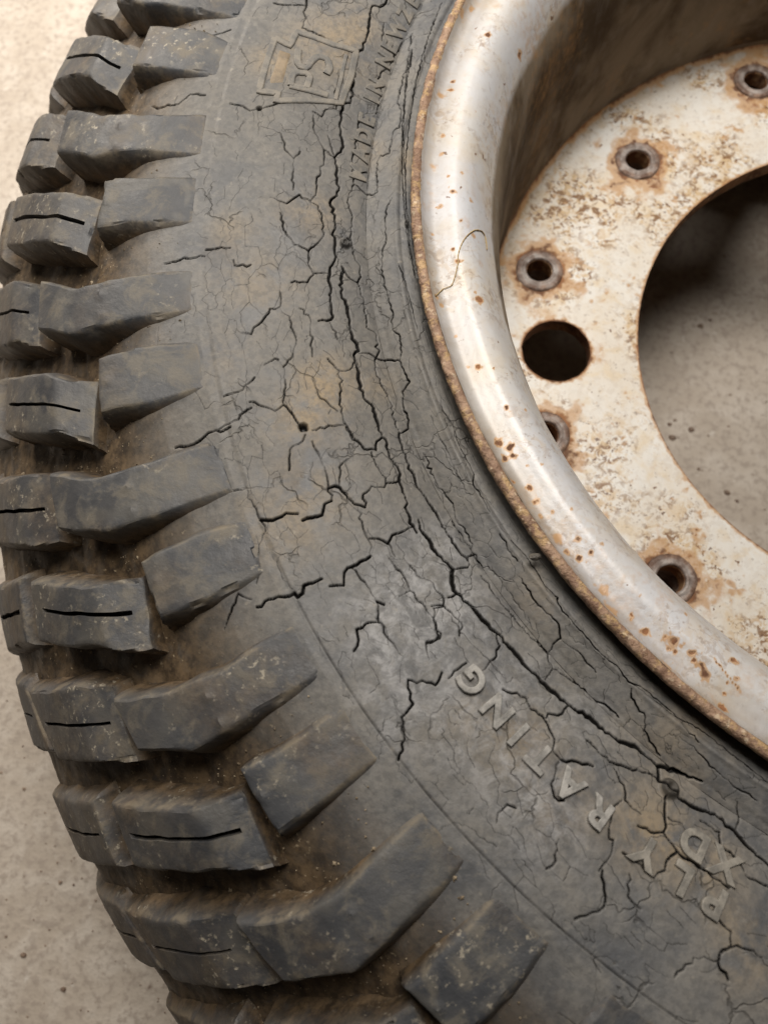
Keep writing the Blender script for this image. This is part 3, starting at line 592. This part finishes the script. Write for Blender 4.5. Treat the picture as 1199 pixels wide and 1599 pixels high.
# ------------------------------------------------------------------ disc with its holes
ZD = -.4827
BOLT = [(116.86+29.708*i, .7491 if i % 3 != 1 else .6933) for i in range(12)]
BIG = [(191.13+90*i, .694) for i in range(4)]
def build_disc():
    rI, rO = .5235, .8425
    pts = []; edges = []
    def ring(cx, cy, r, n, jit=0.):
        i0 = len(pts)
        for i in range(n):
            a = 2*math.pi*i/n; rr = r*(1+jit*math.sin(3*a+cx*40)+jit*.6*math.sin(7*a+cy*30)); pts.append((cx+rr*math.cos(a), cy+rr*math.sin(a)))
        edges.extend([(i0+i, i0+(i+1) % n) for i in range(n)]); return i0, n
    loops = [ring(0, 0, rO, 300), ring(0, 0, rI, 420, .0012)]
    holes = []
    for a, r in BOLT: holes.append((r*math.cos(RAD(a)), r*math.sin(RAD(a)), .027, 28, 0))
    for a, r in BIG: holes.append((r*math.cos(RAD(a)), r*math.sin(RAD(a)), .0715, 60, .008))
    for h in holes: loops.append(ring(*h))
    dense = np.random.default_rng(3)
    n = 26000; a = np.radians(dense.uniform(95, 262, n)); r = np.sqrt(dense.uniform(rI**2, rO**2, n))
    a2 = np.radians(dense.uniform(262, 455, 3000)); r2 = np.sqrt(dense.uniform(rI**2, rO**2, 3000))
    P = np.stack([np.r_[r*np.cos(a), r2*np.cos(a2)], np.r_[r*np.sin(a), r2*np.sin(a2)]], 1)
    R = np.hypot(P[:, 0], P[:, 1]); ok = (R > rI+.004) & (R < rO-.003)
    for cx, cy, hr, *_ in holes: ok &= np.hypot(P[:, 0]-cx, P[:, 1]-cy) > hr+.003
    pts += [tuple(p) for p in P[ok]]
    v, e, f, *_ = delaunay_2d_cdt([Vector(p) for p in pts], edges, [], 0, 1e-6)
    v = np.array([tuple(p) for p in v]); f = np.array([q for q in f if len(q) == 3])
    c = v[f].mean(1); R = np.hypot(c[:, 0], c[:, 1]); keep = (R > rI) & (R < rO)
    for cx, cy, hr, *_ in holes: keep &= np.hypot(c[:, 0]-cx, c[:, 1]-cy) > hr*.985
    keep &= R > rI*.9985
    f = f[keep]
    # orient upward
    d1 = v[f[:, 1]]-v[f[:, 0]]; d2 = v[f[:, 2]]-v[f[:, 0]]; flip = (d1[:, 0]*d2[:, 1]-d1[:, 1]*d2[:, 0]) < 0
    f[flip] = f[flip][:, ::-1]
    R = np.hypot(v[:, 0], v[:, 1]); th = np.arctan2(v[:, 1], v[:, 0])
    z = np.full(len(v), ZD)+.0012*vnoise(v[:, 0]*14, v[:, 1]*14, 41, 3)
    z += np.clip((R-.822)/.02, 0, 1)**2*.012                     # weld fillet
    rust = np.zeros(len(v)); nn = vnoise(v[:, 0]*34, v[:, 1]*34, 42, 3); n2 = vnoise(v[:, 0]*110, v[:, 1]*110, 43, 2)
    for i, (a, r) in enumerate(BOLT):
        d = np.hypot(v[:, 0]-r*math.cos(RAD(a)), v[:, 1]-r*math.sin(RAD(a)))
        rust = np.maximum(rust, np.clip(1.05-(d-.050)/(.034+.028*nn), 0, 1)*(.78+.45*n2))
        up = (v[:, 0]-r*math.cos(RAD(a)))*-.15+(v[:, 1]-r*math.sin(RAD(a)))
        rust = np.maximum(rust, .75*np.exp(-((d-.075)/.03)**2)*np.clip(nn*1.4+.25, 0, 1))
    for a, r in BIG:
        d = np.hypot(v[:, 0]-r*math.cos(RAD(a)), v[:, 1]-r*math.sin(RAD(a))); rust = np.maximum(rust, np.clip(.95-(d-.0715)/(.007+.006*n2), 0, 1))
        rust = np.maximum(rust, .42*np.clip(1-(d-.075)/.05, 0, 1)*np.clip(nn*1.5+.2, 0, 1))
    rust = np.maximum(rust, np.clip(.8-(R-rI)/(.008+.007*n2), 0, 1))
    rust = np.maximum(rust, np.clip(.9-(rO-R)/(.014+.012*nn), 0, 1))
    rust = np.maximum(rust, np.clip((n2*.7+nn*.6)-.36, 0, 1)*1.4)
    # thickness
    bt = .034; nv = len(v)
    V = np.vstack([np.stack([v[:, 0], v[:, 1], z+ZO], 1), np.stack([v[:, 0], v[:, 1], np.full(nv, ZD-bt+ZO)], 1)])
    F = [f, f[:, ::-1]+nv]
    und = {}
    for q in f:
        for x, y in ((q[0], q[1]), (q[1], q[2]), (q[2], q[0])):
            und[(x, y)] = 1
    bd = [(x, y) for (x, y) in und if (y, x) not in und]
    bd = np.array(bd); w1 = np.stack([bd[:, 1], bd[:, 0], bd[:, 0]+nv], 1); w2 = np.stack([bd[:, 1], bd[:, 0]+nv, bd[:, 1]+nv], 1)
    F = np.vstack(F+[w1, w2])
    me = make_mesh('wheel_disc', V, F, True, dict(rust=np.r_[rust, np.full(nv, .75)], grime=np.r_[np.clip((R-.80)/.05, 0, .5), np.full(nv, .8)]))
    me.set_sharp_from_angle(angle=RAD(40))
    disc = obj('wheel_disc', me, M_DISC, wheel)
    # bolt sleeves: a raised ring round every bolt hole and the tube below it
    Q = np.array([(.0275,-.10),(.0275,-.01),(.0277,.002),(.0290,.0055),(.0320,.0070),(.0350,.0060),(.0380,.0045),(.0430,.0055),(.0475,.0050),(.0505,.0022),(.0520,-.004)])
    m = 56; ta = np.linspace(0, 2*np.pi, m, endpoint=False); TA, I = np.meshgrid(ta, np.arange(len(Q)))
    meshes = []
    for vv in range(3):
        k = vnoise(TA*2.2+vv*9, I*.6, 51+vv, 3); k2 = vnoise(np.cos(TA)*3+vv, np.sin(TA)*3, 61, 2)
        wg = np.array([0,0,.3,1,1,1,1,1,1,1,.6])[I]
        RR = Q[I, 0]+wg*.0010*k; ZZ = Q[I, 1]+wg*.0016*k+wg*.0012*k2
        V = np.stack([RR*np.cos(TA), RR*np.sin(TA), ZZ], -1).reshape(-1, 3)
        ru = np.clip(.15+.7*k2+.9*(I > 6), 0, 1)
        ru[I < 3] = 1
        meshes.append(make_mesh('bolt_sleeve', V, gridfaces(len(Q), m, flip=True, wrap=True), True, dict(rust=ru)))
    for i, (a, r) in enumerate(BOLT):
        o = obj('bolt_sleeve', meshes[i % 3], M_STEEL, disc); o.location = (r*math.cos(RAD(a))*S, r*math.sin(RAD(a))*S, (ZD+ZO)*S)
        o.rotation_euler.z = RAD(a+40*i)
    return disc
disc = build_disc()

# ------------------------------------------------------------------ small loose things
# a chip of stone jammed in the gap under the lip
def chip():
    r_ = np.random.default_rng(4); a = np.linspace(0, 2*np.pi, 9, endpoint=False); V = []
    for k, (rr, z) in enumerate(((.6, -1.), (1., -.3), (.9, .4), (.45, .9))):
        q = rr*r_.uniform(.75, 1.2, 9); V.append(np.stack([.011*q*np.cos(a), .0065*q*np.sin(a), np.full(9, .0055*z)+r_.normal(0, .0006, 9)], 1))
    V = np.vstack(V); c, s_ = math.cos(RAD(20)), math.sin(RAD(20)); V = np.stack([V[:, 0]*c-V[:, 1]*s_, V[:, 0]*s_+V[:, 1]*c, V[:, 2]], 1)
    F = [list(q) for q in gridfaces(4, 9, wrap=True)]; F += [[27+i, 27+(i+1) % 9, 27+(i+4) % 9, 27+(i+5) % 9] for i in (0,)]
    V = np.vstack([V, V[27:].mean(0)]); F = np.vstack([F[:-1], [[27+i, 27+(i+1) % 9, 36, 36] for i in range(9)]])
    F3 = np.vstack([F[:-9][:, [0, 1, 2]], F[:-9][:, [0, 2, 3]], F[-9:][:, :3]])
    return make_mesh('stone_chip', V, F3, False)
so = obj('stone_chip', chip(), mat_letter('grey_stone', (.05, .045, .04), (.12, .108, .09)), None, label='tiny grey stone chip wedged in the gap under the rusty rim lip', category='stone chip')
so.scale = (.8, .8, .8)
so.location = Vector(cyl(RAD(226.2), 1.010, -.014).tolist())*S
THREAD = "19633,1279 19547,1284 19484,1255 19465,1191 19478,1105 19527,953 19577,859 19630,779 19703,693 19782,629 19861,584 19928,569 19990,535 20068,485 20143,416 20153,356 20158,297 20195,217 20247,124"
def tube(path, rad, seg=6):
    P = np.array(path); t = np.gradient(P, axis=0); t /= np.linalg.norm(t, axis=1)[:, None]
    up = np.array([0, 0, 1.]); a = np.cross(t, up); a /= np.linalg.norm(a, axis=1)[:, None]+1e-9; b = np.cross(a, t)
    q = np.linspace(0, 2*np.pi, seg, endpoint=False)
    rads = rad*(1+.25*np.sin(np.arange(len(P))*1.7))
    V = P[:, None]+rads[:, None, None]*(np.cos(q)[None, :, None]*a[:, None]+np.sin(q)[None, :, None]*b[:, None])
    return V.reshape(-1, 3), gridfaces(len(P), seg, wrap=True)
p = np.array([[float(x) for x in q.split(',')] for q in THREAD.split()])
p = spline(np.stack([p[:, 0]/100, p[:, 1]/1e4], 1), 90)[1]
r = np.interp(p[:, 1], RS, RP[:, 0]); z = np.interp(p[:, 1], RS, RP[:, 1])
Vv, Ff = tube(cyl(np.radians(p[:, 0]), r, z+.0016), .0008)
M_THR = mat_letter('brown_thread', (.30, .20, .085), (.46, .34, .16))
obj('thread', make_mesh('thread', Vv, Ff), M_THR, None, label='fine curled brown thread lying on the white rim flange', category='thread')

def crumbs():
    """scattered grit and spots of dirt on the concrete: nobody could count it"""
    r = np.random.default_rng(9); V, F, o = [], [], 0
    xy = [(x, y, k) for x, y, k in [(-1.6837, -1.246, 0.005), (-1.5303, -1.4225, 0.006), (-1.4998, -1.4215, 0.004), (-1.5612, -1.5828, 0.0075), (-1.4512, -1.6298, 0.0075), (-1.75, -1.2231, 0.004), (-1.5518, -1.3838, 0.003), (-1.4387, -1.4428, 0.003), (-1.5211, -1.5219, 0.003), (-1.612, -1.5564, 0.004), (-0.2498, 0.3497, 0.011), (-0.2251, 0.3743, 0.006), (-0.2859, -0.0106, 0.011), (-0.2408, 0.0226, 0.01), (-0.2989, 0.0255, 0.007), (-0.2868, 0.0418, 0.006), (-0.1274, -0.1387, 0.009), (-0.0984, -0.1582, 0.006), (-0.208, -0.0872, 0.006)]]
    for _ in range(420): xy.append((r.uniform(-3.4, .6), r.uniform(-2.6, 2.2), r.uniform(.0012, .0034)))
    for _ in range(700):
        a = RAD(r.uniform(150, 262)); q = 1.80+abs(r.normal(0, .28)); xy.append((q*math.cos(a), q*math.sin(a), r.uniform(.0010, .0030)))
    for _ in range(60):
        a = r.uniform(0, 6.28); q = .5*math.sqrt(r.uniform()); xy.append((q*math.cos(a), q*math.sin(a), r.uniform(.0015, .004)))
    for x, y, k in xy:
        m = 7; a = np.linspace(0, 2*np.pi, m, endpoint=False); rr = k*r.uniform(.7, 1.3, m)
        ring0 = np.stack([x+rr*np.cos(a), y+rr*np.sin(a)*.8, np.zeros(m)], 1); ring1 = np.stack([x+.6*rr*np.cos(a), y+.48*rr*np.sin(a), np.full(m, k*.45)], 1)
        V.append(ring0); V.append(ring1); V.append([[x, y, k*.55]])
        for i in range(m):
            j = (i+1) % m; F += [(o+i, o+j, o+m+j), (o+i, o+m+j, o+m+i), (o+m+i, o+m+j, o+2*m)]
        o += 2*m+1
    return make_mesh('floor_grit', np.vstack(V), np.array(F), False)
def packed():
    """sand and soil crumbs stuck between the lugs"""
    r = np.random.default_rng(21); n = 2600
    th = np.radians(r.uniform(160, 256, n)); s = r.uniform(.39, .86, n); k = r.uniform(.0007, .0019, n)*(1+1.2*(r.uniform(size=n) > .93))
    ok = vnoise(th*14, s*14, 91, 2) > -.15; th, s, k = th[ok], s[ok], k[ok]; n = len(th)
    pr, pz, nr, nz = prof(s); d = groove(s)-.0005; R_ = pr-nr*d; Z_ = pz-nz*d
    c = cyl(th, R_, Z_); nv = np.stack([nr*np.cos(th), nr*np.sin(th), nz], 1); tv = np.stack([-np.sin(th), np.cos(th), 0*th], 1); bv = np.cross(nv, tv)
    V = np.stack([c+tv*(k*r.uniform(.7, 1.4, n))[:, None], c+bv*(k*r.uniform(.7, 1.4, n))[:, None], c-tv*(k*r.uniform(.7, 1.4, n))[:, None], c-bv*(k*r.uniform(.7, 1.4, n))[:, None], c+nv*(k*r.uniform(.8, 1.5, n))[:, None]], 1)
    b = np.arange(n)[:, None]*5; F = np.concatenate([b+np.array([[i, (i+1) % 4, 4]]) for i in range(4)])
    return make_mesh('packed_soil', V.reshape(-1, 3), F, False)
M_SOIL = mat_letter('packed_soil_crumbs', (.10, .072, .045), (.34, .275, .19))
obj('packed_soil', packed(), M_SOIL, tyre, kind='stuff')
M_GRIT = mat_letter('brown_grit', (.09, .055, .04), (.22, .16, .115))
obj('floor_grit', crumbs(), M_GRIT, None, kind='stuff', label='dark specks of grit scattered over the concrete floor')
